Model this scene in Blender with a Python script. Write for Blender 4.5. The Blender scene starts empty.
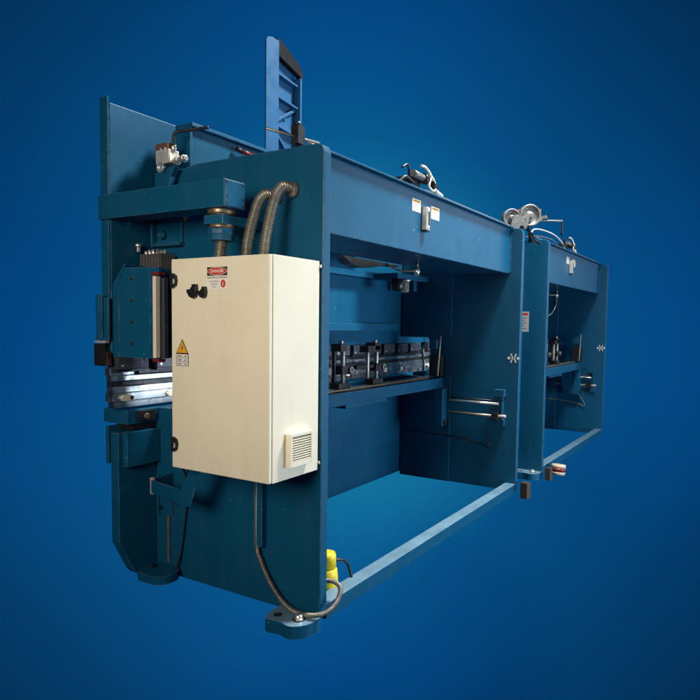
import bpy, bmesh, math, random
from mathutils import Vector, Matrix
random.seed(7)
S = bpy.context.scene
COL = S.collection
V = Vector

# ------------------------------------------------------------------ materials
def mat(name, base, rough=.5, metal=0., var=.12, scale=6., bump=0., bscale=60., specks=None, coat=0., spec=.5, smear=0., smearcol=(.16, .25, .34), edge=0., fine=None, rv=.1):
    m = bpy.data.materials.new(name); m.use_nodes = True
    nt = m.node_tree; n = nt.nodes; l = nt.links
    b = n['Principled BSDF']
    b.inputs['Metallic'].default_value = metal
    b.inputs['Coat Weight'].default_value = coat
    b.inputs['Specular IOR Level'].default_value = spec
    tc = n.new('ShaderNodeTexCoord')
    nz = n.new('ShaderNodeTexNoise'); nz.inputs['Scale'].default_value = scale; nz.inputs['Detail'].default_value = 6; nz.inputs['Roughness'].default_value = .62
    l.new(tc.outputs['Object'], nz.inputs['Vector'])
    mp = n.new('ShaderNodeMapRange'); mp.inputs['From Min'].default_value = .3; mp.inputs['From Max'].default_value = .7
    mp.inputs['To Min'].default_value = 1 - var; mp.inputs['To Max'].default_value = 1 + var
    l.new(nz.outputs['Fac'], mp.inputs['Value'])
    mul = n.new('ShaderNodeMix'); mul.data_type = 'RGBA'; mul.blend_type = 'MULTIPLY'; mul.inputs[0].default_value = 1
    mul.inputs[6].default_value = (*base, 1)
    l.new(mp.outputs['Result'], mul.inputs[7])
    out = mul.outputs[2]
    if smear:       # faint vertical wipe marks and dust streaks in the paint
        mpg = n.new('ShaderNodeMapping'); mpg.inputs['Scale'].default_value = (5, 5, .5)
        l.new(tc.outputs['Object'], mpg.inputs['Vector'])
        sn = n.new('ShaderNodeTexNoise'); sn.inputs['Scale'].default_value = 2.2; sn.inputs['Detail'].default_value = 5
        l.new(mpg.outputs['Vector'], sn.inputs['Vector'])
        sr = n.new('ShaderNodeMapRange'); sr.inputs['From Min'].default_value = .5; sr.inputs['From Max'].default_value = .8
        sr.inputs['To Max'].default_value = smear
        l.new(sn.outputs['Fac'], sr.inputs['Value'])
        sm = n.new('ShaderNodeMix'); sm.data_type = 'RGBA'
        sm.inputs[7].default_value = (*smearcol, 1)
        l.new(sr.outputs['Result'], sm.inputs[0]); l.new(out, sm.inputs[6]); out = sm.outputs[2]
    if specks:      # small paint chips / scuffs
        vo = n.new('ShaderNodeTexNoise'); vo.inputs['Scale'].default_value = specks[0]; vo.inputs['Detail'].default_value = 3
        l.new(tc.outputs['Object'], vo.inputs['Vector'])
        cr = n.new('ShaderNodeMapRange'); cr.inputs['From Min'].default_value = specks[1]; cr.inputs['From Max'].default_value = specks[1] + .015
        l.new(vo.outputs['Fac'], cr.inputs['Value'])
        sp = n.new('ShaderNodeMix'); sp.data_type = 'RGBA'
        sp.inputs[7].default_value = (*specks[2], 1)
        l.new(cr.outputs['Result'], sp.inputs[0]); l.new(out, sp.inputs[6]); out = sp.outputs[2]
    if fine:        # a scatter of pin-head chips
        fn = n.new('ShaderNodeTexNoise'); fn.inputs['Scale'].default_value = fine[0]; fn.inputs['Detail'].default_value = 1
        l.new(tc.outputs['Object'], fn.inputs['Vector'])
        fr = n.new('ShaderNodeMapRange'); fr.inputs['From Min'].default_value = fine[1]; fr.inputs['From Max'].default_value = fine[1] + .02
        l.new(fn.outputs['Fac'], fr.inputs['Value'])
        fx = n.new('ShaderNodeMix'); fx.data_type = 'RGBA'; fx.inputs[7].default_value = (.45, .50, .52, 1)
        l.new(fr.outputs['Result'], fx.inputs[0]); l.new(out, fx.inputs[6]); out = fx.outputs[2]
    if edge:        # paint rubbed thin and dusty along the corners of the plate
        bv = n.new('ShaderNodeBevel'); bv.samples = 4; bv.inputs['Radius'].default_value = .007
        ge = n.new('ShaderNodeNewGeometry'); dt = n.new('ShaderNodeVectorMath'); dt.operation = 'DOT_PRODUCT'
        l.new(bv.outputs['Normal'], dt.inputs[0]); l.new(ge.outputs['Normal'], dt.inputs[1])
        er = n.new('ShaderNodeMapRange'); er.inputs['From Min'].default_value = .995; er.inputs['From Max'].default_value = .86; er.inputs['To Max'].default_value = edge
        l.new(dt.outputs['Value'], er.inputs['Value'])
        en = n.new('ShaderNodeTexNoise'); en.inputs['Scale'].default_value = 11; en.inputs['Detail'].default_value = 5
        l.new(tc.outputs['Object'], en.inputs['Vector'])
        eq = n.new('ShaderNodeMapRange'); eq.inputs['From Min'].default_value = .38; eq.inputs['From Max'].default_value = .62
        l.new(en.outputs['Fac'], eq.inputs['Value'])
        em = n.new('ShaderNodeMath'); em.operation = 'MULTIPLY'; l.new(er.outputs['Result'], em.inputs[0]); l.new(eq.outputs['Result'], em.inputs[1])
        ex = n.new('ShaderNodeMix'); ex.data_type = 'RGBA'; ex.inputs[7].default_value = (.22, .34, .42, 1)
        l.new(em.outputs['Value'], ex.inputs[0]); l.new(out, ex.inputs[6]); out = ex.outputs[2]
    l.new(out, b.inputs['Base Color'])
    rr = n.new('ShaderNodeMapRange'); rr.inputs['From Min'].default_value = .3; rr.inputs['From Max'].default_value = .7
    rr.inputs['To Min'].default_value = max(.03, rough - rv); rr.inputs['To Max'].default_value = min(1, rough + rv)
    nz2 = n.new('ShaderNodeTexNoise'); nz2.inputs['Scale'].default_value = scale * 2.7; nz2.inputs['Detail'].default_value = 4
    l.new(tc.outputs['Object'], nz2.inputs['Vector']); l.new(nz2.outputs['Fac'], rr.inputs['Value'])
    l.new(rr.outputs['Result'], b.inputs['Roughness'])
    if bump:
        bn = n.new('ShaderNodeTexNoise'); bn.inputs['Scale'].default_value = bscale; bn.inputs['Detail'].default_value = 2
        l.new(tc.outputs['Object'], bn.inputs['Vector'])
        bp = n.new('ShaderNodeBump'); bp.inputs['Strength'].default_value = bump; bp.inputs['Distance'].default_value = .002
        l.new(bn.outputs['Fac'], bp.inputs['Height']); l.new(bp.outputs['Normal'], b.inputs['Normal'])
    return m

M = {}
M['blue'] = mat('blue_machine_paint', (.0028, .080, .172), .40, edge=.55, spec=.26, rv=.035, var=.06, scale=2.6, bump=.25, bscale=45, specks=(38, .75, (.34, .44, .50)), fine=(120, .80), smear=.04)
M['pale_blue'] = mat('pale_blue_paint', (.010, .088, .215), .5, spec=.3, var=.12, scale=5, bump=.2, specks=(40, .72, (.05, .07, .12)))
M['lit_top_blue'] = mat('lit_top_blue_paint', (.14, .27, .38), .34, var=.2, scale=7, smear=.35)  # overhead light on upward faces, put into the colour as a paler blue
M['cream'] = mat('cream_enamel', (.80, .745, .595), .42, var=.04, scale=3, smear=.16, smearcol=(.50, .42, .32), bump=.12, bscale=150, specks=(26, .765, (.55, .48, .38)))
M['black'] = mat('black_plastic', (.012, .012, .014), .4, var=.2)
M['darksteel'] = mat('blackened_steel', (.045, .048, .055), .38, .7, var=.3, scale=14, bump=.2)
M['toolgrey'] = mat('dark_grey_clamp', (.055, .06, .085), .45, .3, var=.2, scale=20, specks=(60, .70, (.3, .32, .34)))
M['steel'] = mat('ground_steel', (.50, .52, .55), .33, 1., var=.22, scale=9, bump=.2, bscale=110, specks=(16, .74, (.2, .16, .12)))
M['bright'] = mat('bright_metal', (.78, .76, .71), .3, .85, var=.06, scale=4)
M['galv'] = mat('galvanised_conduit', (.30, .285, .25), .42, .75, var=.22, scale=24)
M['castgrey'] = mat('cast_aluminium', (.60, .58, .54), .5, .5, var=.2, scale=30, bump=.3)
M['rust'] = mat('brown_oxide', (.16, .075, .05), .6, .2, var=.3, scale=25)
M['bronze'] = mat('oily_bronze', (.22, .17, .12), .42, .7, var=.3, scale=20)
M['ivory'] = mat('ivory_rail', (.74, .70, .60), .45, var=.08)
M['red'] = mat('red_plastic', (.17, .014, .018), .4, var=.12)
M['darkred'] = mat('dull_red_plastic', (.05, .014, .016), .5, var=.2)
M['yellow'] = mat('yellow_plastic', (.82, .62, .015), .42, var=.08, scale=14, bump=.15, specks=(50, .70, (.35, .25, .05)))
M['white'] = mat('white_label', (.80, .79, .75), .5, var=.04)
M['labelgrey'] = mat('grey_label', (.42, .46, .50), .45, var=.05)
M['amber'] = mat('amber_label', (.72, .36, .02), .5, var=.06)
M['ink'] = mat('black_ink', (.015, .015, .016), .5, var=.05)
M['inkgrey'] = mat('faded_ink', (.16, .15, .14), .5, var=.05)
M['dred'] = mat('sign_red', (.55, .05, .04), .45, var=.06)
M['block'] = mat('dark_stained_wood', (.045, .035, .028), .7, var=.35, scale=22, bump=.5, bscale=40)
M['oldzinc'] = mat('weathered_zinc', (.20, .205, .21), .5, .5, var=.3, scale=22, bump=.3, specks=(34, .66, (.10, .08, .07)))
M['bell'] = mat('grey_brown_bellows', (.09, .085, .08), .65, var=.3, scale=20)
M['capgrey'] = mat('dark_grey_cap', (.006, .008, .012), .8, var=.2, spec=.12)
M['tape'] = mat('kraft_card', (.55, .47, .36), .7, var=.12, scale=20)
M['backdrop'] = mat('matt_blue_wall', (.012, .215, .56), .95, var=.012, scale=.6, spec=.0)

# ------------------------------------------------------------------ mesh builder
class MB:
    def __init__(s): s.bm = bmesh.new(); s.mats = []
    def mi(s, m):
        if m not in s.mats: s.mats.append(m)
        return s.mats.index(m)
    def face(s, vs, m, smooth=False):
        try: f = s.bm.faces.new(vs)
        except ValueError: return
        f.material_index = s.mi(m); f.smooth = smooth
        return f
    def box(s, x0, x1, y0, y1, z0, z1, m):
        x0, x1 = sorted((x0, x1)); y0, y1 = sorted((y0, y1)); z0, z1 = sorted((z0, z1))
        v = [s.bm.verts.new((x, y, z)) for z in (z0, z1) for x, y in ((x0, y0), (x1, y0), (x1, y1), (x0, y1))]
        for q in ((3, 2, 1, 0), (4, 5, 6, 7), (0, 1, 5, 4), (1, 2, 6, 5), (2, 3, 7, 6), (3, 0, 4, 7)):
            s.face([v[i] for i in q], m)
        return s
    def prism(s, poly, axis, a0, a1, m):
        """poly in the two other axes (X:(y,z)  Y:(x,z)  Z:(x,y)) swept from a0 to a1"""
        def P(p, a): return (a, p[0], p[1]) if axis == 'X' else (p[0], a, p[1]) if axis == 'Y' else (p[0], p[1], a)
        A = [s.bm.verts.new(P(p, a0)) for p in poly]; B = [s.bm.verts.new(P(p, a1)) for p in poly]
        n = len(poly); s.face(A, m); s.face(B[::-1], m)
        for i in range(n): s.face([A[i], B[i], B[(i + 1) % n], A[(i + 1) % n]], m)
        return s
    def loft(s, rings, m, caps=True, smooth=True):
        R = [[s.bm.verts.new(p) for p in r] for r in rings]
        n = len(R[0])
        for a, b in zip(R, R[1:]):
            for i in range(n): s.face([a[i], a[(i + 1) % n], b[(i + 1) % n], b[i]], m, smooth)
        if caps: s.face(R[0][::-1], m); s.face(R[-1], m)
        return s
    def lathe(s, p, axis, prof, m, n=24):
        """prof: list of (distance along axis, radius)"""
        p = V(p); d = V(axis).normalized(); u = d.orthogonal().normalized(); w = d.cross(u)
        s.loft([[p + d * t + (u * math.cos(2 * math.pi * i / n) + w * math.sin(2 * math.pi * i / n)) * max(r, 1e-4) for i in range(n)] for t, r in prof], m)
        return s
    def cyl(s, p0, p1, r, m, n=20):
        p0 = V(p0); d = V(p1) - p0
        return s.lathe(p0, d, [(0, r), (d.length, r)], m, n)
    def tube(s, pts, r, m, n=10, step=.01, pitch=0, amp=0, smooth_path=True):
        pts = [V(p) for p in pts]; path = []
        if smooth_path and len(pts) > 2:
            q = [pts[0] * 2 - pts[1]] + pts + [pts[-1] * 2 - pts[-2]]
            for i in range(1, len(q) - 2):
                a, b, c, d = q[i - 1:i + 3]; k = max(2, int((c - b).length / step))
                for j in range(k):
                    t = j / k
                    path.append(.5 * ((2 * b) + (c - a) * t + (2 * a - 5 * b + 4 * c - d) * t * t + (3 * b - a - 3 * c + d) * t ** 3))
            path.append(pts[-1])
        else:
            for a, b in zip(pts, pts[1:]):
                k = max(1, int((b - a).length / step)) if pitch else 1
                path += [a.lerp(b, j / k) for j in range(k)]
            path.append(pts[-1])
        rings = []; L = 0; up = None
        for i, p in enumerate(path):
            t = (path[min(i + 1, len(path) - 1)] - path[max(i - 1, 0)]).normalized()
            if up is None: up = t.orthogonal().normalized()
            up = (up - t * up.dot(t)).normalized(); w = t.cross(up)
            if i: L += (p - path[i - 1]).length
            rr = r + (amp * math.cos(2 * math.pi * L / pitch) if pitch else 0)
            rings.append([p + (up * math.cos(2 * math.pi * k / n) + w * math.sin(2 * math.pi * k / n)) * rr for k in range(n)])
        s.loft(rings, m); return s
    def slab(s, o, U, W, N, poly, t, m, t0=0.):
        """poly in (u,w) on the plane at o, from height t0 to t along N"""
        o, U, W, N = V(o), V(U), V(W), V(N)
        A = [s.bm.verts.new(o + U * a + W * b + N * t0) for a, b in poly]
        B = [s.bm.verts.new(o + U * a + W * b + N * t) for a, b in poly]
        n = len(poly); s.face(A[::-1], m); s.face(B, m)
        for i in range(n): s.face([A[i], A[(i + 1) % n], B[(i + 1) % n], B[i]], m)
        return s
    def text(s, body, o, U, W, N, size, m, h=.0006, width=None):
        c = bpy.data.curves.new('t', 'FONT'); c.body = body; c.align_x = 'CENTER'; c.align_y = 'CENTER'; c.size = size; c.offset = size * .012
        ob = bpy.data.objects.new('t', c); COL.objects.link(ob)
        dg = bpy.context.evaluated_depsgraph_get(); dg.update()
        me = ob.evaluated_get(dg).to_mesh()
        xs = [v.co.x for v in me.vertices]; k = 1
        if width and xs: k = width / (max(xs) - min(xs))
        o, U, W, N = V(o), V(U), V(W), V(N)
        vs = [s.bm.verts.new(o + U * v.co.x * k + W * v.co.y + N * h) for v in me.vertices]
        for p in me.polygons: s.face([vs[i] for i in p.vertices], m)
        ob.evaluated_get(dg).to_mesh_clear(); bpy.data.objects.remove(ob); bpy.data.curves.remove(c)
        return s
    def shift(s, dy):
        for v in s.bm.verts: v.co.y += dy
        return s
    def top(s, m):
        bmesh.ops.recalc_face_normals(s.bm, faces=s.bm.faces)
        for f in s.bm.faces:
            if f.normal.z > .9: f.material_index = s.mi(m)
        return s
    def build(s, name, parent=None, bevel=0., seg=2):
        bmesh.ops.recalc_face_normals(s.bm, faces=s.bm.faces)
        me = bpy.data.meshes.new(name); s.bm.to_mesh(me); s.bm.free()
        for k in s.mats: me.materials.append(M[k])
        o = bpy.data.objects.new(name, me); COL.objects.link(o)
        if parent:
            o.parent = parent
            o.matrix_parent_inverse = world(parent).inverted()
        if bevel:
            b = o.modifiers.new('bevel', 'BEVEL'); b.width = bevel; b.segments = seg; b.limit_method = 'ANGLE'; b.angle_limit = math.radians(35)
            b.harden_normals = False
        return o

def world(o):
    m = o.matrix_basis.copy()
    if o.parent: m = world(o.parent) @ o.matrix_parent_inverse @ m
    return m
def rect(a0, a1, b0, b1): return [(a0, b0), (a1, b0), (a1, b1), (a0, b1)]
def oval(cx, cy, rx, ry, n=28): return [(cx + rx * math.cos(2 * math.pi * i / n), cy + ry * math.sin(2 * math.pi * i / n)) for i in range(n)]
def rrect(a0, a1, b0, b1, r, n=5):
    out = []
    for cx, cy, t0 in ((a1 - r, b1 - r, 0), (a0 + r, b1 - r, 90), (a0 + r, b0 + r, 180), (a1 - r, b0 + r, 270)):
        out += [(cx + r * math.cos(math.radians(t0 + 90 * i / n)), cy + r * math.sin(math.radians(t0 + 90 * i / n))) for i in range(n + 1)]
    return out
def spline(P, dx, k=6):
    out = []
    for i in range(len(P) - 1):
        a, b, c, d = P[max(i - 1, 0)], P[i], P[i + 1], P[min(i + 2, len(P) - 1)]
        for j in range(k):
            t = j / k
            out.append(tuple((dx if q == 0 else 0) + .5 * (2 * b[q] + (c[q] - a[q]) * t + (2 * a[q] - 5 * b[q] + 4 * c[q] - d[q]) * t * t + (3 * b[q] - a[q] - 3 * c[q] + d[q]) * t ** 3) for q in (0, 1)))
    return out + [(P[-1][0] + dx, P[-1][1])]
def empty(name, loc, label, cat, group=None):
    o = bpy.data.objects.new(name, None); COL.objects.link(o); o.location = loc; o.empty_display_size = .2
    o['label'] = label; o['category'] = cat
    if group: o['group'] = group
    return o
def tag(o, label, cat, group=None):
    o['label'] = label; o['category'] = cat
    if group: o['group'] = group
    return o

# ------------------------------------------------------------------ one press brake
T = .064
def press_brake(x0, L, label, near):
    """near: the first machine, whose end with the cabinet faces the camera"""
    R = empty('press_brake', (x0, 0, 0), label, 'press brake', 'press brakes standing end to end')
    X = lambda x: x0 + x
    far = L
    # side frames: a thick C-shaped plate at each end
    def plate_poly(zb):
        return [(0, zb), (0, 2.455), (.012, 2.487), (.045, 2.5), (.60, 2.497), (.95, 2.492), (1.02, 2.478), (1.285, 2.478), (1.285, 1.44), (.98, 1.44), (.95, 1.40), (.95, 1.07), (.98, 1.03), (1.285, 1.03),
                (1.285, zb)]
    for i, xa in enumerate((0, far)):
        m = MB(); zb = -.02 if i == 0 else -.03
        m.prism(plate_poly(zb), 'X', X(xa), X(xa + T), 'blue')
        f = m.build('side_frame', R, .006)
        if i == 0:
            b = MB()        # flared mounting foot welded to the outside of the plate
            b.prism([(X(-.001), -.005)] + spline([(-.02, -.007), (-.06, -.008), (-.10, .0), (-.135, .02), (-.165, .055), (-.172, .09), (-.163, .125), (-.160, .16), (-.170, .20), (-.165, .235), (-.13, .26), (-.06, .268), (-.02, .27)], x0) + [(X(-.001), .27)], 'Z', -.075, -.004, 'blue'); b.top('lit_top_blue')
            b.lathe((X(-.10), .205, -.0035), (0, 0, 1), [(0, .024), (.001, .024)], 'ink', 18)
            b.build('mounting_foot', f, .006)
            b = MB(); b.cyl((X(-.085), .075, -.0035), (X(-.085), .075, -.002), .034, 'ink', 20)
            b.lathe((X(-.085), .075, -.002), (0, 0, 1), [(0, .026), (.006, .026), (.006, .022), (.024, .022), (.028, .018)], 'bright', 6 if False else 12)
            b.build('anchor_bolt', f)
            if near:
                b = MB()
                b.prism(rrect(X(-.19), X(-.001), 1.03, 1.288, .085, 8), 'Z', -.012, .04, 'blue')
                b.lathe((X(-.09), 1.13, .0355), (0, 0, 1), [(0, .025), (.001, .025)], 'ink', 18)
                b.lathe((X(-.09), 1.21, .036), (0, 0, 1), [(0, .016), (.02, .016), (.022, .013)], 'darksteel', 6)
                b.build('mounting_foot', f, .005)
        else:
            b = MB()        # inner stiffener plates behind the throat
            b.box(X(far - .010), X(far - .001), .71, 1.283, -.03, 1.02, 'blue')
            b.box(X(far - .010), X(far - .001), .71, 1.283, 1.45, 2.06, 'blue')
            b.build('stiffener_plate', f, .004)
            # painted-on white marker: a stencilled X between two arrows
            b = MB(); o = (X(far) - .0008, .057, 1.262); U = (0, -1, 0); W = (0, 0, 1); N = (-1, 0, 0)
            for sx in (-1, 1):
                for sy in (-1, 1):
                    b.slab(o, U, W, N, [(0, -.008 * sy), (.012 * sx, 0), (.032 * sx, .040 * sy), (.020 * sx, .046 * sy)], .0012, 'white')
                b.slab(o, U, W, N, [(.026 * sx, -.005), (.040 * sx, -.005), (.040 * sx, -.02), (.066 * sx, 0), (.040 * sx, .02), (.040 * sx, .005), (.026 * sx, .005)], .0012, 'white')
            b.build('direction_marker', f)
    # rear cross beam
    m = MB()
    m.box(X(T + .001), X(far - .001), .12, .15, 2.072, 2.496, 'blue')
    m.box(X(T + .001), X(far - .001), .151, .66, 2.072, 2.10, 'blue')
    m.box(X(T + .001), X(far - .001), .084, .36, 2.497, 2.510, 'blue')
    m.box(X(2.35 if near else .5), X(far - .001), .37, 1.02, 2.44, 2.455, 'blue')  # unseen top cover, added to keep key light out of the bay
    rb = m.build('rear_beam', R, .004)
    for xw in (far - .004, T + .004):
        b = MB(); b.tube([(X(xw), .116, 2.08), (X(xw), .116, 2.49)], .006, 'blue', 8, .01, .011, .0012); b.build('weld_bead', rb)
    def warn(xc, zc, w, h):
        b = MB(); o = (X(xc), .1195, zc); U = (1, 0, 0); W = (0, 0, 1); N = (0, -1, 0)
        b.slab(o, U, W, N, rect(-w / 2, w / 2, -h / 2, h / 2), .0012, 'white')
        b.slab(o, U, W, N, rect(-w / 2 + .006, w / 2 - .006, h * .24, h / 2 - .006), .0018, 'amber', .0013)
        b.slab(o, U, W, N, rect(-w * .3, w * .3, h * .31, h * .37), .0022, 'ink', .0019)
        for k in range(5): b.slab(o, U, W, N, rect(-w * .38, w * (.34 - .09 * (k % 3)), h * (.12 - .12 * k), h * (.15 - .12 * k)), .0018, 'inkgrey', .0013)
        b.build('warning_label', rb)
    warn(1.25, 2.395, .125, .085); warn(1.545, 2.385, .135, .09)
    b = MB()            # sight glass / level gauge standing off the beam
    b.box(X(1.335), X(1.39), .082, .119, 2.24, 2.40, 'castgrey'); b.box(X(1.345), X(1.38), .077, .0815, 2.255, 2.39, 'bright')
    b.cyl((X(1.3625), .0765, 2.27), (X(1.3625), .0765, 2.37), .006, 'ink', 8); b.box(X(1.337), X(1.388), .08, .118, 2.228, 2.2395, 'black')
    b.build('level_gauge', rb, .003)
    # rods and hoses running along the top of the rear beam
    m = MB()
    m.tube([(X(.07), .16, 2.535), (X(.8), .15, 2.53), (X(1.7), .16, 2.54), (X(far - .1), .14, 2.532)], .007, 'galv', 8, .1)
    m.tube([(X(1.42), .22, 2.545), (X(1.9), .19, 2.55), (X(2.6), .2, 2.545), (X(far - .3), .18, 2.54)], .007, 'galv', 8, .1)
    m.tube([(X(.3), .23, 2.53), (X(.7), .24, 2.55), (X(1.2), .2, 2.53)], .008, 'black', 8, .1)
    m.build('pipe_run', R)
    # looping hydraulic hoses and valve on the beam
    m = MB()
    c = 1.33
    m.box(X(c - .11), X(c + .03), .15, .27, 2.515, 2.60, 'black')
    m.cyl((X(c - .14), .12, 2.605), (X(c + .01), .12, 2.60), .024, 'oldzinc'); m.cyl((X(c + .01), .12, 2.60), (X(c + .055), .12, 2.595), .036, 'black')
    m.tube([(X(c + .0), .13, 2.685), (X(c + .05), .12, 2.68), (X(c + .11), .11, 2.64), (X(c + .16), .11, 2.57), (X(c + .24), .13, 2.53), (X(c + .34), .15, 2.53)], .0095, 'ivory', 10)
    m.tube([(X(c + .10), .10, 2.62), (X(c + .05), .09, 2.55), (X(c + .10), .085, 2.525), (X(c + .155), .09, 2.55), (X(c + .14), .10, 2.61), (X(c + .09), .1, 2.63)], .008, 'ivory', 10)
    m.tube([(X(c - .26), .16, 2.53), (X(c - .20), .14, 2.57), (X(c - .10), .13, 2.545)], .012, 'black', 8)
    m.tube([(X(c - .12), .16, 2.60), (X(c - .16), .15, 2.66), (X(c - .22), .16, 2.63)], .008, 'black', 8)
    m.cyl((X(c + .2), .12, 2.545), (X(c + .33), .13, 2.53), .019, 'castgrey'); m.cyl((X(c + .12), .1, 2.58), (X(c + .18), .1, 2.56), .022, 'black')
    if not near:
        m.tube([(X(-.03), .2, 2.55), (X(.12), .2, 2.63), (X(.5), .2, 2.665), (X(.9), .19, 2.66), (X(1.15), .17, 2.60), (X(1.22), .15, 2.53)], .008, 'ivory', 10)
        m.tube([(X(-.05), .24, 2.53), (X(.3), .22, 2.58), (X(.8), .2, 2.60), (X(1.1), .2, 2.55)], .007, 'galv', 8)
    m.build('hose_cluster', R)
    # ram (upper beam)
    m = MB(); xe = -.30; xf = far + (.54 if near else .22)
    if near:
        m.box(X(xe), X(xf), 1.30, 1.37, 1.37, 2.815, 'blue')
    else:
        m.box(X(xe), X(xf), 1.30, 1.41, 1.37, 2.60, 'blue')
    if near: m.box(X(xe - .012), X(xe - .0005), 1.303, 1.375, 1.72, 2.85, 'blue')
    ram = m.build('ram', R, .005)
    m = MB(); m.box(X(.08), X(far - .16), 1.215, 1.2985, 2.0, 2.055, 'blue'); m.box(X(.08), X(far - .16), 1.23, 1.2985, 1.505, 1.575, 'blue')
    m.build('stiffening_rib', ram, .004)
    m = MB(); m.box(X(2.50), X(far - .06), .96, 1.21, 2.0, 2.05, 'blue'); m.box(X(2.9), X(2.96), 1.0, 1.2, 1.9, 1.999, 'blue')
    br = m.build('cylinder_bracket', R, .003)
    m = MB(); m.lathe((X(2.62), .95, 1.995), (0, 0, -1), [(0, .055), (.02, .055), (.02, .042), (.11, .042), (.125, .03)], 'bright'); m.lathe((X(2.57), 1.0, 1.998), (0, 0, -1), [(0, .06), (.09, .06), (.11, .045)], 'black')
    m.build('cylinder_end', br)
    m = MB(); m.cyl((X(1.81), .4, 2.07), (X(1.81), .4, 2.02), .012, 'bronze', 10); m.cyl((X(1.81), .4, 2.022), (X(1.81), .4, 1.955), .021, 'bright', 14); m.cyl((X(1.77), .4, 1.995), (X(1.85), .4, 1.995), .012, 'bright', 10)
    m.tube([(X(1.77), .4, 1.995), (X(1.72), .44, 1.99), (X(1.66), .5, 2.0), (X(1.6), .56, 2.04)], .008, 'bronze', 8)
    if not near:
        m.tube([(X(1.81), .4, 1.955), (X(1.95), .45, 1.86), (X(1.85), .5, 1.73), (X(1.5), .55, 1.70), (X(1.2), .6, 1.72)], .014, 'galv', 10)
        m.cyl((X(1.97), .46, 2.05), (X(1.97), .46, 1.85), .022, 'darksteel', 12)
    m.build('hose_fitting', R)
    m = MB()            # black sheet guard hanging under the beam
    m.prism([(X(1.18), 2.071), (X(1.24), 2.05), (X(1.30), 2.02), (X(1.42), 2.0), (X(1.6), 2.015), (X(1.8), 2.05), (X(2.05), 2.058), (X(2.05), 2.071)], 'Y', .69, .78, 'black')
    m.build('cable_tray', R, .004)
    # bed: front plate standing on the floor with chamfered lower corner
    m = MB(); be = -.272
    m.prism([(X(be), .235), (X(-.185), .055), (X(-.16), .018), (X(-.125), -.008), (X(-.08), -.018), (X(-.0), -.02), (X(.04), .0), (X(far + T + .15), .0), (X(far + T + .24), .2), (X(far + T + .24), .90), (X(be), .90)], 'Y', 1.29, 1.36, 'blue')
    bed = m.build('bed', R, .004)
    m = MB(); m.box(X(.08), X(far - .06), 1.262, 1.2885, .36, .90, 'blue'); m.build('wear_plate', bed, .004)
    m = MB(); m.box(X(-.225), X(far + .2), 1.265, 1.49, .945, 1.03, 'blue'); m.box(X(-.18), X(far + .2), 1.28, 1.42, .905, .944, 'darksteel')
    m.build('bed_table', bed, .003)
    if near:
        m = MB(); m.box(X(-.245), X(-.002), 1.245, 1.2885, .69, .90, 'blue'); m.box(X(-.26), X(.0), 1.40, 1.425, .70, .93, 'blue')
        m.build('doubler_plate', bed, .004)
        m = MB()
        m.box(X(-.16), X(-.03), 1.252, 1.264, .958, 1.022, 'darksteel'); m.lathe((X(-.10), 1.252, .985), (0, -1, 0), [(0, .02), (.012, .02), (.014, .014)], 'bronze', 14)
        m.box(X(.02), X(.5), 1.25, 1.2645, .96, 1.026, 'toolgrey')
        m.build('clamp_strip', bed, .002)
    # tooling carried along the whole bed: rails, die holder with keys, clamps
    m = MB(); xa, xb = -.30, far + (.51 if near else .3)
    m.box(X(xa + .015), X(xb), 1.30, 1.365, 1.045, 1.085, 'steel')
    m.box(X(xa), X(xb), 1.295, 1.37, 1.0855, 1.135, 'steel')
    m.box(X(xa + .005), X(xb), 1.30, 1.365, 1.1355, 1.175, 'steel')
    m.box(X(xa), X(xb), 1.315, 1.355, 1.1755, 1.205, 'darksteel')
    m.box(X(xa), X(xb), 1.305, 1.36, 1.2055, 1.24, 'steel')
    m.box(X(xa - .005), X(xa + .16), 1.31, 1.365, 1.2405, 1.29, 'steel')
    m.box(X(xa + .2), X(xb), 1.32, 1.36, 1.2405, 1.275, 'darksteel')
    tool = m.build('die_rail', R, .004)
    x = -.215
    while x < far + .2:
        m = MB(); m.prism([(X(x - .042), 1.106), (X(x - .026), 1.124), (X(x + .026), 1.124), (X(x + .046), 1.106), (X(x + .026), 1.088), (X(x - .026), 1.088)], 'Y', 1.275, 1.2945, 'ivory')
        m.cyl((X(x + .03), 1.2745, 1.106), (X(x + .03), 1.271, 1.106), .013, 'black', 10)
        m.build('locking_key', tool, .002); x += .34
    x = -.285
    while x < far + .2:
        m = MB(); w = .215
        m.box(X(x), X(x + w), 1.265, 1.36, 1.279, 1.368, 'toolgrey'); m.box(X(x + .01), X(x + w - .01), 1.28, 1.355, 1.262, 1.2785, 'darksteel')
        m.cyl((X(x + w - .03), 1.266, 1.335), (X(x + w - .03), 1.262, 1.335), .009, 'ink', 10); m.cyl((X(x + .03), 1.266, 1.30), (X(x + .03), 1.262, 1.30), .009, 'bright', 10)
        m.build('tool_clamp', tool, .004); x += w + .065
    # back gauge: blue beam, rail, two finger carriages
    gy = 0 if near else -.45          # the farther machine has its gauge run back towards the rear
    m = MB(); m.box(X(.10), X(far - .02), .78, .96, .935, 1.035, 'blue'); m.box(X(1.42), X(2.05), .80, .93, .90, .934, 'blue')
    bg = m.shift(gy).build('back_gauge_beam', R, .005)
    m = MB(); m.box(X(.12), X(far - .08), .865, .90, 1.036, 1.055, 'steel'); m.box(X(.12), X(far - .2), .915, .935, 1.036, 1.05, 'galv'); m.cyl((X(.12), .82, 1.05), (X(far - .3), .82, 1.05), .011, 'bronze', 10)
    m.shift(gy).build('guide_rail', bg, .002)
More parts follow.
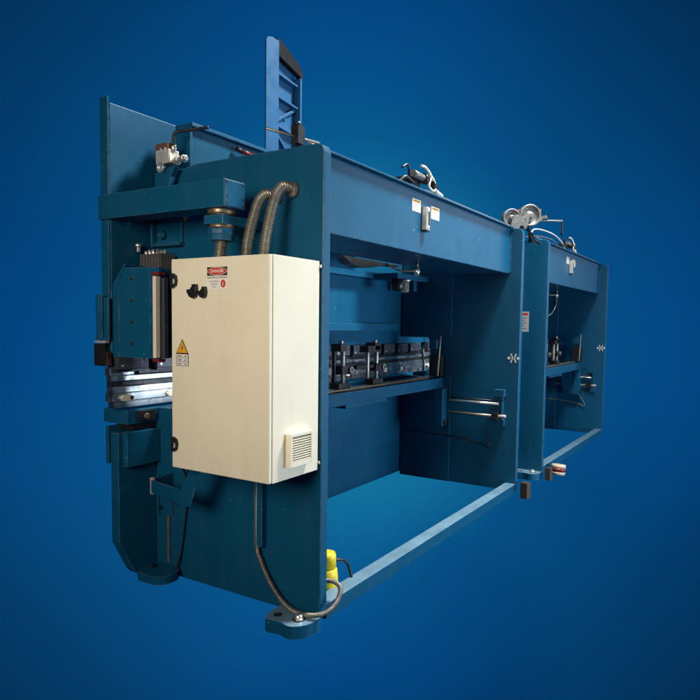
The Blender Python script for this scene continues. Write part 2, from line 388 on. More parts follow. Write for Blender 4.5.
    for xc in (1.47, 1.985):
        m = MB()
        m.box(X(xc - .09), X(xc + .07), .84, .93, 1.056, 1.10, 'black')
        m.cyl((X(xc), .87, 1.10), (X(xc), .87, 1.37), .019, 'galv', 14); m.cyl((X(xc - .035), .93, 1.10), (X(xc - .035), .93, 1.36), .02, 'black', 12)
        if xc > 1.6:
            m.cyl((X(xc - .13), .88, 1.11), (X(xc - .13), .88, 1.345), .018, 'galv', 14); m.box(X(xc - .16), X(xc + .03), .85, .94, 1.33, 1.385, 'black'); m.box(X(xc - .3), X(xc + .1), .87, .93, 1.195, 1.225, 'black')
        m.box(X(xc - .03), X(xc + .12), .85, .95, 1.165, 1.235, 'black'); m.cyl((X(xc + .085), .85, 1.20), (X(xc + .085), .835, 1.20), .028, 'galv', 14); m.cyl((X(xc + .085), .8345, 1.20), (X(xc + .085), .832, 1.20), .012, 'ink', 10)
        m.box(X(xc - .05), X(xc + .03), .85, .95, 1.35, 1.41, 'black'); m.cyl((X(xc - .01), .88, 1.41), (X(xc - .01), .88, 1.435), .02, 'galv', 12)
        m.shift(gy).build('gauge_finger', bg, .003)
    m = MB()
    xg = far - .12
    m.box(X(xg), X(xg + .055), .76, .90, 1.056, 1.27, 'darksteel'); m.cyl((X(xg - .03), .79, 1.06), (X(xg + .01), .78, 1.46), .010, 'galv', 8); m.box(X(xg - .05), X(xg + .03), .80, .88, 1.33, 1.42, 'blue')
    m.shift(gy).build('cable_post', bg, .002)
    # depth guides of the back gauge on the inner face of the far side frame
    m = MB(); xr = far - .055
    m.cyl((X(xr), .17, .815), (X(xr), .70, .815), .013, 'bright', 12); m.cyl((X(xr), .17, .695), (X(xr), .71, .695), .014, 'galv', 12); m.cyl((X(xr + .01), .2, .845), (X(xr + .01), .70, .845), .006, 'darksteel', 8)
    gr = m.build('guide_rod', R)
    m = MB(); m.box(X(far - .05), X(far - .001), .135, .155, .64, .93, 'blue'); m.box(X(far - .06), X(far - .001), .12, .22, .885, .955, 'blue'); m.box(X(far - .05), X(far - .001), .12, .18, .60, .66, 'blue')
    m.box(X(far - .085), X(far - .001), .17, .235, .66, .735, 'black'); m.cyl((X(far - .055), .10, .70), (X(far - .055), .17, .695), .016, 'castgrey', 12)
    m.build('rod_bracket', gr, .003)
    m = MB(); m.box(X(far - .17), X(far - .062), .72, .80, .56, .934, 'blue')
    if not near: m.prism([(.80, .93), (1.02, .93), (.95, .56), (.80, .56)], 'X', X(far - .16), X(far - .14), 'blue')
    m.cyl((X(far - .12), .71, .60), (X(far - .12), .70, .60), .03, 'darksteel', 14)
    m.shift(0 if near else -.40).build('gauge_carriage', gr, .003)
    m = MB(); m.tube([(X(far - .03), 1.2, .46), (X(far - .02), .9, .45), (X(far - .02), .6, .44), (X(far - .02), .35, .40), (X(far - .03), .28, .37), (X(far - .03), .27, .42), (X(far - .05), .36, .58)], .006, 'darksteel' if near else 'galv', 8)
    m.build('drain_cable', R)
    # tie bar between the two side frames at floor level
    m = MB(); m.box(X(T + .001), X(far - .001), .002, .105, -.047, .043, 'blue'); m.top('lit_top_blue').build('tie_bar', R, .005)  # top face painted paler, as lit from above
    if not near:
        b = MB(); o = (X(0) - .0006, .252, 1.62); U = (0, -1, 0); W = (0, 0, 1); N = (-1, 0, 0)
        b.slab(o, U, W, N, rect(-.09, .06, -.11, .11), .0012, 'labelgrey'); b.slab(o, U, W, N, rect(-.08, .05, .07, .095), .0018, 'dred', .0013)
        for k in range(5): b.slab(o, U, W, N, rect(-.075, .03 - .02 * (k % 2), .035 - .028 * k, .043 - .028 * k), .0018, 'inkgrey', .0013)
        b.build('rating_label', R)
    return R

R1 = press_brake(0, 3.19, 'nearer blue press brake with cream electrical cabinet and swing arm on its end', True)
R2 = press_brake(4.055, 3.075, 'farther blue press brake, plain end plate, partly hidden behind the nearer one', False)

# ------------------------------------------------------------------ things on the near end of the first machine
# crown channel standing behind the near side frame
m = MB()
m.box(.091, 2.3, 1.068, 1.18, 2.30, 2.744, 'blue'); m.box(.07, 2.3, 1.03, 1.18, 2.745, 2.766, 'blue'); m.box(.07, .09, 1.05, 1.18, 2.30, 2.744, 'blue')
cb = m.build('crown_channel', R1, .003)
m = MB(); m.cyl((.50, 1.03, 2.695), (.60, 1.03, 2.69), .014, 'red', 12); m.cyl((.60, 1.03, 2.69), (.63, 1.03, 2.688), .019, 'red', 12); m.cyl((.45, 1.035, 2.70), (.50, 1.03, 2.695), .015, 'black', 10); m.build('red_valve', cb)

# electrical cabinet
m = MB()
CX0, CX1, CY0, CY1, CZ0, CZ1 = -.407, -.02, .0087, .673, .800, 1.892
m.box(CX0 + .026, CX1, CY0, CY1, CZ0, CZ1, 'cream')
m.box(CX0 + .0215, CX0 + .0255, CY0 + .012, CY1 - .012, CZ0 + .012, CZ1 - .012, 'black')
m.box(CX1 + .001, -.001, .06, .12, CZ0 + .05, CZ1 - .05, 'cream'); m.box(CX1 + .001, -.001, .55, .61, CZ0 + .05, CZ1 - .05, 'cream')
m.box(CX1 + .001, CX1 + .010, .0, .05, CZ1 - .035, CZ1 - .018, 'castgrey'); m.box(CX1 + .001, CX1 + .010, .0, .05, CZ0 + .03, CZ0 + .045, 'castgrey')
cab = m.build('electrical_cabinet', R1, .004)
m = MB(); m.box(CX0, CX0 + .021, CY0 + .001, CY1 - .001, CZ0 + .002, CZ1 - .002, 'cream'); m.build('cabinet_door', cab, .005)
NX = (-1, 0, 0); UY = (0, -1, 0); WZ = (0, 0, 1)
for zc in (1.779, .927):
    m = MB(); o = (CX0 - .0005, .648, zc)
    m.slab(o, UY, WZ, NX, [(-.018, -.038), (.0, -.038), (.02, -.026), (.026, 0), (.02, .026), (.0, .038), (-.018, .038)], .014, 'black')
    m.slab(o, UY, WZ, NX, [(.004, -.02), (.017, -.014), (.018, .004), (.006, .012)], .016, 'castgrey', .0145)
    m.build('door_latch', cab, .003)
for yc, zc, sgn in ((.507, 1.722, 1), (.437, 1.716, .8)):
    m = MB(); o = (CX0 - .0005, yc, zc)
    m.slab(o, UY, WZ, NX, [(.002 * sgn, .036 * sgn), (.030 * sgn, .036 * sgn), (.034 * sgn, .0), (.028 * sgn, -.026 * sgn), (.008 * sgn, -.036 * sgn), (-.016 * sgn, -.028 * sgn), (-.034 * sgn, -.004), (-.034 * sgn, .01 * sgn), (.002 * sgn, .012 * sgn)], .018, 'black')
    m.slab(o, UY, WZ, NX, oval(.012 * sgn, -.002, .022 * sgn, .028 * sgn, 16), .021, 'black', .0185)
    m.build('door_lock', cab, .002)
# danger sign
m = MB(); o = (CX0 - .0004, .344, 1.787); w, h = .142, .111
m.slab(o, UY, WZ, NX, rect(-w / 2, w / 2, -h / 2, h / 2), .0012, 'white')
m.slab(o, UY, WZ, NX, rect(-w / 2 + .003, w / 2 - .003, .011, h / 2 - .002), .0017, 'ink', .0013)
m.slab(o, UY, WZ, NX, oval(0, .0325, .0655, .0195), .0022, 'white', .0018)
m.slab(o, UY, WZ, NX, oval(0, .0325, .0635, .0178), .0027, 'dred', .0023)
def wr(t, u, w_, size, mt, h_, width):
    m.text(t, V(o) + V(UY) * u + V(WZ) * w_, UY, WZ, NX, size, mt, h_, width)
wr('DANGER', 0, .0325, .021, 'white', .0032, .088)
wr('ELECTRICAL HAZARD', 0, .0015, .0125, 'ink', .0018, .132)
wr('AUTHORIZED', -.020, -.0175, .0088, 'inkgrey', .0018, .066); wr('PERSONS', -.020, -.031, .0088, 'inkgrey', .0018, .046); wr('ONLY', -.020, -.0445, .0088, 'inkgrey', .0018, .03)
m.slab(o, UY, WZ, NX, oval(.040, -.029, .0165, .0195), .0018, 'dred', .0013)
m.slab(o, UY, WZ, NX, [(.040, -.044), (.035, -.027), (.039, -.027), (.038, -.016), (.044, -.031), (.041, -.031)], .0024, 'white', .0019)
m.build('danger_sign', cab)
# voltage triangle sticker
m = MB(); o = (CX0 - .0004, .5915, 1.404); w = .090
tri = lambda k, dz: [(-w / 2 * k, .0 + dz), (w / 2 * k, .0 + dz), (0, .075 * k + dz)]
m.slab(o, UY, WZ, NX, [(-w / 2, -.064), (w / 2, -.064), (w / 2, .0), (0, .076), (-w / 2, .0)], .0010, 'ink')
m.slab(o, UY, WZ, NX, [(-w / 2 + .007, .004), (w / 2 - .007, .004), (0, .067)], .0016, 'amber', .0011)
m.slab(o, UY, WZ, NX, [(.006, .050), (-.006, .028), (.001, .029), (-.005, .010), (.008, .034), (.001, .033)], .0022, 'ink', .0017)
for k in range(3):
    z1 = -.003 - .0205 * k
    m.slab(o, UY, WZ, NX, rect(-w / 2 + .004, w / 2 - .004, z1 - .0175, z1), .0016, 'white', .0011)
    m.slab(o, UY, WZ, NX, rect(-.034, -.004, z1 - .0125, z1 - .006), .0021, 'inkgrey', .0017); m.slab(o, UY, WZ, NX, rect(.016, .032, z1 - .0125, z1 - .006), .0021, 'inkgrey', .0017); m.slab(o, UY, WZ, NX, rect(.004, .008, z1 - .0115, z1 - .007), .0021, 'inkgrey', .0017)
m.build('voltage_sign', cab)
# vent grille on the rear side
m = MB(); vx0, vx1, vz0, vz1 = -.287, -.112, .862, 1.028
m.box(vx0, vx0 + .014, -.026, .008, vz0, vz1, 'cream'); m.box(vx1 - .010, vx1, -.026, .008, vz0, vz1, 'cream')
m.box(vx0 + .0145, vx1 - .0105, -.026, .008, vz1 - .016, vz1, 'cream'); m.box(vx0 + .0145, vx1 - .0105, -.026, .008, vz0, vz0 + .024, 'cream')
m.box(vx0 + .0145, vx1 - .0105, -.004, .008, vz0 + .0245, vz1 - .0165, 'ink')
nsl = 10; dz = (vz1 - vz0 - .046) / nsl
for k in range(nsl):
    z = vz0 + .026 + dz * k
    m.prism([(-.025, z), (-.025, z + .003), (-.006, z + .0105), (-.006, z + .0075)], 'X', vx0 + .015, vx1 - .011, 'cream')
m.build('vent_grille', cab, .0012)

# ribbed conduits
def conduit(name, pts, r, pitch, amp, parent, n=14):
    m = MB(); m.tube(pts, r, 'galv', n, pitch / 7, pitch, amp)
    return m
m = conduit('c', [(-.005, .312, 2.245), (-.035, .314, 2.252), (-.085, .324, 2.244), (-.122, .335, 2.20), (-.148, .345, 2.12), (-.17, .351, 2.04), (-.186, .354, 1.96), (-.19, .354, 1.892)], .0255, .0125, .0042, R1)
m.lathe((-.0015, .312, 2.245), (-1, 0, 0), [(0, .043), (.02, .043), (.022, .036), (.03, .036)], 'galv'); m.lathe((-.19, .354, 1.8925), (0, 0, 1), [(0, .036), (.016, .036), (.016, .031), (.025, .031)], 'castgrey')
m.build('flexible_conduit', R1)
m = conduit('c', [(-.005, .200, 2.275), (-.035, .2, 2.283), (-.085, .205, 2.276), (-.122, .213, 2.23), (-.148, .222, 2.145), (-.17, .229, 2.05), (-.186, .234, 1.96), (-.19, .235, 1.892)], .0255, .0125, .0042, R1)
m.lathe((-.0015, .200, 2.275), (-1, 0, 0), [(0, .043), (.02, .043), (.022, .036), (.03, .036)], 'galv'); m.lathe((-.19, .235, 1.8925), (0, 0, 1), [(0, .036), (.016, .036), (.016, .031), (.025, .031)], 'castgrey')
m.build('flexible_conduit', R1)
# swing arm with its pivot
m = MB(); ax0, ax1, ay0, ay1, az0, az1 = -.33, -.183, .369, 1.372, 2.152, 2.290
m.box(ax0, ax1, ay0 + .005, ay1, az0, az1, 'blue')
m.box(ax0 + .004, ax1 - .004, ay0, ay0 + .0045, az0 + .004, az1 - .004, 'blue')
arm = m.build('swing_arm', R1, .006)
for dx in (.016, .131):
    for zz in (2.17, 2.205, 2.275):
        m = MB(); m.cyl((ax0 + dx, ay0 - .0005, zz), (ax0 + dx, ay0 - .0025, zz), .006, 'ink', 8); m.build('end_screw', arm)
px, py = -.25, .47
m = MB()
m.lathe((px, py, 2.1515), (0, 0, -1), [(0, .066), (.004, .072), (.024, .072), (.026, .06), (.03, .06)], 'bronze')
m.prism([(px - .055, py - .06), (px + .055, py - .06), (-.001, py - .10), (-.001, py + .14), (px - .02, py + .11), (px - .065, py + .06)], 'Z', 2.072, 2.118, 'blue')
m.lathe((px, py, 2.0715), (0, 0, -1), [(0, .064), (.014, .066), (.02, .06)], 'bronze')
m.lathe((px, py, 2.051), (0, 0, -1), [(0, .072), (.03, .072), (.032, .066), (.06, .066)], 'blue', 8)
m.build('arm_pivot', arm, .002)
m = conduit('c', [(px, py, 2.0), (px - .002, py + .004, 1.96), (px - .006, py + .01, 1.892)], .029, .0125, .0045, R1)
m.build('flexible_conduit', R1)
# bottom conduit
m = MB(); m.box(-.040, -.001, .375, .425, .315, .80, 'blue'); m.box(-.022, -.001, .445, .455, .315, .79, 'blue')
m.build('cable_duct', R1, .004)
m = MB(); m.tube([(-.022, .412, .80), (-.03, .42, .6), (-.028, .418, .315), (-.028, .395, .24), (-.032, .33, .14), (-.038, .25, .06), (-.05, .17, .022), (-.055, .10, .014), (-.05, .02, .018), (-.02, -.035, .03), (.03, -.06, .05), (.09, -.062, .085), (.12, -.05, .125), (.12, -.01, .15), (.105, .04, .15), (.09, .09, .14)], .0135, 'galv', 12, .0014, .0075, .0017)
m.build('flexible_conduit', R1)
# thin black cable down the plate
m = MB(); m.tube([(-.2, .87, .80), (-.06, .98, .69), (-.008, 1.0, .60), (-.008, 1.0, .45), (-.008, 1.02, .32), (-.008, 1.05, .15), (-.03, 1.075, .04), (-.05, 1.08, -.02)], .0062, 'black', 8, .02)
m.build('black_cable', R1)
# folded bracket below the cabinet
m = MB()
m.prism([(-.19, 1.105), (-.255, .765), (-.245, .763), (-.182, 1.10), (-.001, 1.13), (-.001, 1.14)], 'Z', .548, .628, 'blue')
m.slab((-.256, .0, 0), (0, 1, 0), (0, 0, 1), (-1, 0, 0), [(.765, .545), (.70, .545), (.60, .80), (.68, .80), (.765, .63)], .008, 'blue')
m.box(-.19, -.17, 1.09, 1.115, .54, .64, 'castgrey')
m.build('cable_bracket', R1, .003)
m = MB(); m.box(-.012, -.001, 1.13, 1.255, .36, .60, 'blue'); m.box(-.03, -.0125, 1.235, 1.25, .36, .61, 'blue')
for zz in (.40, .575): m.cyl((-.012, 1.222, zz), (-.03, 1.222, zz), .012, 'darksteel', 10)
m.build('bracket_plate', R1, .003)
m = MB(); m.box(-.018, -.001, 1.155, 1.172, .06, .36, 'galv'); m.build('earth_strip', R1, .004)
# ram end: guide block, slotted rail, light bar, end pads
m = MB()
m.prism([(1.165, 1.362), (1.165, 1.80), (1.115, 1.865), (.905, 1.862), (.905, 1.362)], 'X', -.35, -.19, 'blue')
m.prism([(1.2155, 1.362), (1.2155, 1.775), (1.118, 1.885), (1.108, 1.88), (1.1655, 1.80), (1.1655, 1.362)], 'X', -.352, -.20, 'blue')
for zz in (1.80, 1.68, 1.56, 1.44): m.cyl((-.3495, 1.055, zz), (-.3525, 1.055, zz), .012, 'ink', 12)
gb = m.build('ram_guide', R1, .005)
m = MB()
m.box(-.345, -.325, .842, .904, 1.362, 1.86, 'blue')
for z0_, z1_ in ((1.775, 1.835), (1.545, 1.745), (1.38, 1.515)): m.prism(rrect(.853, .89, z0_, z1_, .012), 'X', -.3455, -.3475, 'ink')
for z_ in (1.80, 1.69, 1.60, 1.45): m.lathe((-.348, .872, z_), (-1, 0, 0), [(0, .008), (.004, .008)], 'toolgrey', 8)
m.build('slotted_rail', gb, .003)
m = MB(); m.box(-.335, -.30, .86, .885, 1.37, 1.81, 'ivory'); m.box(-.31, -.27, .82, .8595, 1.37, 1.80, 'black'); m.box(-.33, -.30, .80, .8195, 1.37, 1.80, 'toolgrey')
lb = m.build('light_bar', R1, .003)
lb.location = (-.045, -.035, 0)
for z0_, z1_ in ((1.8105, 1.835), (1.345, 1.3695)):
    m = MB(); m.box(-.383, -.335, .80, .852, z0_ + .004, z1_ - .004, 'red'); m.build('end_cap', lb, .003)
m = MB(); m.box(-.34, -.313, 1.335, 1.36, 1.46, 1.715, 'blue'); m.box(-.335, -.313, 1.364, 1.40, 1.45, 1.72, 'blue'); m.box(-.33, -.313, 1.29, 1.331, 1.45, 1.70, 'blue')
m.box(-.345, -.313, 1.30, 1.40, 1.435, 1.449, 'castgrey')
m.build('ram_end_pad', R1, .004)
m = MB(); m.box(-.335, -.25, 1.375, 1.42, 1.30, 1.43, 'black'); m.box(-.335, -.302, 1.32, 1.374, 1.30, 1.43, 'black'); m.prism([(1.285, 1.305), (1.318, 1.305), (1.308, 1.385), (1.30, 1.39)], 'X', -.335, -.31, 'darkred')
m.build('laser_head', R1, .003)
# bracket with bolts on the arm of the side frame and parts below it
m = MB(); m.box(-.05, -.001, 1.02, 1.27, 2.02, 2.04, 'blue'); m.box(-.016, -.001, 1.03, 1.25, 2.041, 2.24, 'blue'); m.box(-.05, -.001, 1.252, 1.27, 2.041, 2.24, 'blue')
for zz in (2.20, 2.09): m.lathe((-.016, 1.18, zz), (-1, 0, 0), [(0, .026), (.03, .026), (.03, .014), (.02, .013)], 'blue', 14)
m.build('bolted_bracket', R1, .006)
m = MB(); m.box(-.14, -.03, 1.07, 1.25, 1.80, 1.965, 'bell')
for k in range(7): m.box(-.145, -.03, 1.075 + .025 * k, 1.082 + .025 * k, 1.80, 1.962, 'toolgrey')
for k in range(6): m.cyl((-.10, 1.08 + .032 * k, 1.966), (-.10 + .02 * random.random(), 1.085 + .032 * k, 1.985 + .02 * random.random()), .011, 'bright', 8)
m.lathe((-.13, 1.275, 1.98), (0, 0, 1), [(0, .012), (.03, .012), (.034, .02), (.05, .018)], 'bright', 12)
m.build('bellows', R1, .002)
# roundel sticker
m = MB(); o = (-.0006, 1.035, 2.21)
m.slab(o, UY, WZ, NX, oval(0, 0, .05, .05), .001, 'amber'); m.slab(o, UY, WZ, NX, oval(0, 0, .03, .03), .0015, 'ivory', .0011); m.slab(o, UY, WZ, NX, oval(0, -.002, .017, .017), .002, 'ink', .0016)
m.build('round_sticker', R1)
# position valve on top of the near side frame with its bent pipe and lug
m = MB()
m.box(-.09, -.01, 1.055, 1.165, 2.495, 2.575, 'castgrey'); m.prism([(1.045, 2.495), (1.0545, 2.495), (1.0545, 2.555)], 'X', -.085, -.015, 'castgrey')
m.box(-.085, -.015, 1.07, 1.165, 2.5755, 2.615, 'rust'); m.box(-.085, -.015, 1.1655, 1.178, 2.54, 2.61, 'rust')
for yy in (1.085, 1.12): m.cyl((-.088, yy, 2.578), (-.094, yy, 2.578), .011, 'bright', 8)
m.cyl((-.05, 1.045, 2.515), (-.05, .95, 2.517), .017, 'bright', 12); m.cyl((-.05, 1.03, 2.515), (-.05, 1.01, 2.515), .026, 'bright', 6); m.cyl((-.05, .985, 2.516), (-.05, .965, 2.516), .024, 'bright', 6)
m.cyl((-.05, 1.055, 2.5755), (-.05, 1.055, 2.60), .017, 'bright', 10)
m.lathe((-.085, 1.115, 2.47), (-1, 0, 0), [(0, .03), (.02, .03), (.02, .016), (.012, .015)], 'bright', 16)
vb = m.build('position_valve', R1, .003)
m = MB(); m.tube([(-.05, 1.06, 2.60), (-.05, 1.06, 2.645), (-.046, 1.055, 2.672), (-.03, 1.035, 2.684), (.02, .985, 2.70), (.09, .915, 2.725)], .0095, 'darksteel', 10, .01); m.build('bent_pipe', vb)
m = MB(); m.prism([(1.02, 2.475), (1.10, 2.475), (1.125, 2.42), (1.14, 2.35), (1.15, 2.292), (1.08, 2.292), (1.07, 2.35), (1.055, 2.42)], 'X', -.075, -.04, 'blue'); m.build('curved_lug', vb, .004)
# tie rod crossing above the frame
m = MB(); m.cyl((-.02, .375, 2.615), (.27, .23, 2.588), .007, 'galv', 10); m.box(.12, .18, .265, .315, 2.56, 2.66, 'darksteel'); m.cyl((.15, .29, 2.50), (.15, .29, 2.56), .014, 'darksteel', 10); m.cyl((.13, .28, 2.66), (.13, .28, 2.675), .02, 'darksteel', 8)
m.build('tie_rod', R1)

# ------------------------------------------------------------------ tall bracket column on the crown channel
col = empty('bracket_column', (.92, 1.1, 2.767), 'tall pale blue steel column with cross braces rising behind the nearer side plate', 'column')
m = MB()
m.prism([(.735, 2.767), (.87, 2.767), (.87, 3.545), (.80, 3.545), (.75, 3.53), (.735, 3.50)], 'Y', 1.032, 1.046, 'pale_blue'); m.build('front_flange', col, .003)
m = MB(); m.prism([(.871, 2.767), (1.115, 2.767), (1.115, 3.42), (.871, 3.53)], 'Y', 1.095, 1.107, 'pale_blue'); m.build('web', col, .002)
m = MB(); m.box(1.1155, 1.135, 1.035, 1.107, 2.767, 3.37, 'pale_blue'); m.build('side_flange', col, .003)
m = MB(); m.prism([(.8715, 3.575), (.90, 3.57), (1.02, 3.52), (1.12, 3.475), (1.165, 3.42), (1.16, 3.38), (1.136, 3.345), (1.1355, 3.39), (.8715, 3.46)], 'Y', 1.05, 1.094, 'capgrey'); m.build('cap_gusset', col, .004)
for z in (3.33, 3.17, 2.965):
    m = MB(); m.prism([(.8715, z + .014), (1.115, z - .012), (1.115, z - .026), (.8715, z)], 'Y', 1.052, 1.0945, 'pale_blue'); m.build('cross_plate', col, .002)
for p0, p1 in (((.878, 3.0), (1.10, 3.14)), ((.878, 2.94), (1.06, 2.775))):
    m = MB(); dx, dz_ = p1[0] - p0[0], p1[1] - p0[1]; ln = math.hypot(dx, dz_); nx, nz = -dz_ / ln * .010, dx / ln * .010
    m.prism([(p0[0] - nx, p0[1] - nz), (p1[0] - nx, p1[1] - nz), (p1[0] + nx, p1[1] + nz), (p0[0] + nx, p0[1] + nz)], 'Y', 1.07, 1.0945, 'pale_blue'); m.build('diagonal_brace', col, .002)
m = MB(); m.lathe((1.0, 1.0945, 3.06), (0, -1, 0), [(0, .02), (.01, .02)], 'blue', 14); m.build('plug', col)

# ------------------------------------------------------------------ grooved wheel trolley on the joint between the machines
tr = empty('wheel_trolley', (3.22, .1, 2.513), 'grey metal trolley with two grooved wheels sitting on top where the presses meet', 'trolley')
ux = V((.64, -.77, 0)).normalized(); un = V((-.77, -.64, 0)).normalized(); uz = V((0, 0, 1)); o0 = V((3.30, .07, 2.503))
SC = .9
W3 = lambda a, b, c: o0 + (ux * a + uz * b + un * c) * SC
def wheel(a, b, r):
    m = MB(); r *= SC
    m.lathe(W3(a, b, -.03), un, [(0, r * .2), (0, r * .8), (.004, r * .84), (.004, r), (.014, r), (.022, r * .88), (.034, r * .88), (.042, r), (.056, r), (.058, r * .86), (.05, r * .8), (.036, r * .76), (.036, r * .34), (.06, r * .30), (.062, r * .12)], 'oldzinc', 36)
    for k in range(5):
        t = k * 2 * math.pi / 5 + .5; m.lathe(W3(a + r / SC * .55 * math.cos(t), b + r / SC * .55 * math.sin(t), .0075), un, [(0, r * .12), (.002, r * .12)], 'ink', 10)
    return m.build('grooved_wheel', tr)
wheel(-.10, .115, .098); wheel(.105, .150, .118)
m = MB(); m.slab(W3(0, 0, 0), ux * SC, uz * SC, un * SC, [(-.12, .03), (-.10, .135), (-.04, .145), (0, .115), (.05, .15), (.085, .155), (.075, .06), (.05, .0), (.025, -.005), (.02, .03), (-.02, .03), (-.03, -.01), (-.06, -.01), (-.08, .0)], .058, 'oldzinc', .04)
m.slab(W3(0, 0, 0), ux * SC, uz * SC, un * SC, [(-.14, .02), (-.11, .10), (.07, .12), (.09, .01)], -.04, 'darksteel', -.055)
m.slab(W3(0, 0, 0), ux * SC, uz * SC, un * SC, [(-.08, .19), (.05, .225), (.05, .205), (-.08, .165)], .02, 'rust', -.04)
m.build('trolley_plate', tr, .002)
m = MB(); m.tube([W3(.18, .10, -.05), W3(.30, .112, -.05), W3(.50, .118, -.05)], .010, 'oldzinc', 10, .05); m.tube([W3(.50, .13, -.05), W3(.505, .06, -.05), W3(.50, -.04, -.05)], .009, 'black', 8, .05)
m.build('handle_bar', tr)
m = MB()
m.slab(W3(0, 0, 0), ux * SC, uz * SC, un * SC, [(.20, .10), (.23, .18), (.27, .16), (.31, .17), (.33, .14), (.27, .13), (.25, .10)], -.03, 'galv', -.06)
m.cyl(W3(.20, .17, -.045), W3(.26, .165, -.045), .018, 'darksteel', 10); m.cyl(W3(.22, .21, -.045), W3(.25, .215, -.045), .02, 'rust', 10)
m.tube([W3(.10, .02, -.07), W3(.16, -.03, -.06), W3(.20, -.10, -.06), W3(.27, -.14, -.06)], .009, 'darksteel', 8); m.tube([W3(.12, .04, -.06), W3(.15, -.08, -.05), W3(.19, -.13, -.05)], .008, 'black', 8); m.cyl(W3(.14, -.0, -.07), W3(.15, -.13, -.07), .014, 'darksteel', 10)
m.build('linkage', tr)

# ------------------------------------------------------------------ loose things near the floor
yb = empty('pedal_housing', (.275, .155, -.02), 'bright yellow rounded plastic housing with black cable behind the nearest plate edge', 'pedal housing')
m = MB()
m.lathe((.275, .155, -.02), (0, 0, 1), [(0, .056), (.01, .064), (.06, .069), (.12, .067), (.155, .063), (.163, .056), (.165, .05)], 'yellow', 28); m.build('lower_shell', yb, 0)
m = MB(); m.lathe((.275, .155, .146), (0, 0, 1), [(0, .052), (.006, .057), (.07, .056), (.088, .050), (.094, .03)], 'yellow', 28); m.build('upper_shell', yb, 0)
m = MB(); m.tube([(.325, .13, .175), (.365, .11, .172), (.42, .105, .13), (.44, .10, .085), (.445, .09, .045)], .009, 'black', 10); m.build('black_cable', yb)

b = MB(); b.prism([(3.16, -.125), (3.23, -.14), (3.25, -.065), (3.18, -.05)], 'Z', -.085, .07, 'block'); tag(b.build('wooden_block', None, .004), 'dark wooden block standing beside the base of the nearer press', 'block', 'dark blocks on the floor')
b = MB(); b.prism([(3.99, -.11), (4.05, -.12), (4.07, -.06), (4.01, -.05)], 'Z', -.08, .055, 'block'); tag(b.build('wooden_block', None, .004), 'dark wooden block standing beside the base of the farther press, next to the tape roll', 'block', 'dark blocks on the floor')
t = empty('tape_roll', (4.3, -.1, -.06), 'small pale tape roll with red band on the floor by the farther tie bar', 'tape roll')
m = MB(); m.lathe((4.27, -.12, -.06), (.1, -.05, 1), [(0, .035), (0, .075), (.035, .078), (.035, .076), (.075, .076), (.075, .078), (.11, .075), (.11, .035)], 'tape', 28); m.build('roll', t, 0)
m = MB(); m.lathe((4.27, -.12, -.06), (.1, -.05, 1), [(.036, .0755), (.036, .0795), (.074, .0795), (.074, .0755)], 'red', 28); m.build('red_band', t, 0)

# ------------------------------------------------------------------ camera
CAMP = dict(f=634.4608, cx=384.3681, cy=363.9897, pitch=-.0638, roll=.0162, yaw=.5313, p=(-2.6958, -1.962, 1.5762))
y, p, r = CAMP['yaw'], CAMP['pitch'], CAMP['roll']
F = V((math.cos(y) * math.cos(p), math.sin(y) * math.cos(p), math.sin(p))); Rr = V((math.sin(y), -math.cos(y), 0)); Uu = Rr.cross(F)
R_ = Rr * math.cos(r) + Uu * math.sin(r); U_ = R_.cross(F)
cd = bpy.data.cameras.new('camera'); cam = bpy.data.objects.new('camera', cd); COL.objects.link(cam)
mw = Matrix((R_, U_, -F)).transposed().to_4x4(); mw.translation = V(CAMP['p']); cam.matrix_world = mw
cd.sensor_width = 36; cd.sensor_fit = 'HORIZONTAL'; cd.lens = CAMP['f'] / 700 * 36
cd.shift_x = -(CAMP['cx'] - 350) / 700; cd.shift_y = (CAMP['cy'] - 350) / 700
cd.clip_end = 200; S.camera = cam

# ------------------------------------------------------------------ backdrop wall, lit by its own lamps
cp = V(CAMP['p']); Fh = V((math.cos(y), math.sin(y), 0)); Rh = V((math.sin(y), -math.cos(y), 0))
D = 20
wc = cp + Fh * D - Rh * 1.0
m = MB(); b0 = [wc + Rh * a + Fh * d for a, d in ((-22, 0), (22, 0), (22, .2), (-22, .2))]
m.prism([(q.x, q.y) for q in b0], 'Z', -16, 18, 'backdrop')
bd = m.build('backdrop'); bd['kind'] = 'structure'

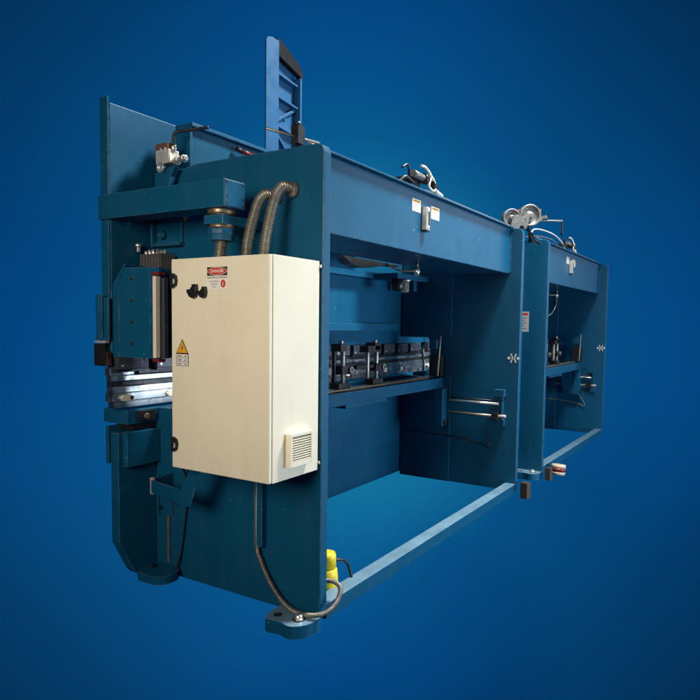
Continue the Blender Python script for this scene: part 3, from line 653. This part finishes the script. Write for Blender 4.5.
def look(o, tgt): o.rotation_euler = (V(tgt) - o.location).to_track_quat('-Z', 'Y').to_euler()
def spot(name, loc, tgt, power, color, ang, blend):
    l = bpy.data.lights.new(name, 'SPOT'); l.energy = power; l.color = color; l.spot_size = math.radians(ang); l.spot_blend = blend; l.shadow_soft_size = .15
    o = bpy.data.objects.new(name, l); COL.objects.link(o); o.location = loc; look(o, tgt); return o
def area(name, loc, tgt, power, color, sx, sy=None, spread=180):
    l = bpy.data.lights.new(name, 'AREA'); l.energy = power; l.color = color; l.size = sx
    l.spread = math.radians(spread)
    if sy: l.shape = 'RECTANGLE'; l.size_y = sy
    o = bpy.data.objects.new(name, l); COL.objects.link(o); o.location = loc; look(o, tgt); return o
wq = cp + Fh * D - Rh * 1.09; wq.z = .72        # middle of the lit patch on the wall
for sv, kk in ((V((0, 0, 1)), 1.), (V((0, 0, -1)), .95), (Rh, 1.08), (-Rh, 1.)):
    base = wq - Fh * 9 + sv * 10.5
    spot('wall_wash_lamp', base, wq + sv * 6, 830 * kk, (.05, .62, .98), 178, 1)
    spot('wall_centre_lamp', base, wq - sv * 8, 1250 * kk, (1.2, 1.5, .52), 85, 1)
area('key_lamp', (2.6, -1.6, 6.6), (1.9, .05, 1.6), 400, (1, .94, .865), 1.0, 1.0, 125)
area('end_lamp', (-4.6, -.6, 2.6), (0, .2, 1.65), 39, (1, .87, .68), 2.0, 1.6, 85)
area('rear_lamp', (4.0, -7.5, .9), (2.6, .6, 1.1), 255, (.74, .88, 1), 5.0, 2.0, 120)
area('side_sheen_lamp', (12.5, -6.5, 4.2), (3.2, .2, 1.6), 92, (.72, .90, 1), 6.0, 5.0, 120)  # unseen panel lamp, added for a cool sheen on the rear faces

w = bpy.data.worlds.new('World'); S.world = w; w.use_nodes = True
w.node_tree.nodes['Background'].inputs[0].default_value = (.15, .42, 1, 1); w.node_tree.nodes['Background'].inputs[1].default_value = .045
S.view_settings.view_transform = 'Standard'; S.view_settings.look = 'None'; S.view_settings.exposure = 0; S.view_settings.gamma = 1
S.cycles.max_bounces = 8
try: S.cycles.use_denoising = True
except Exception: pass
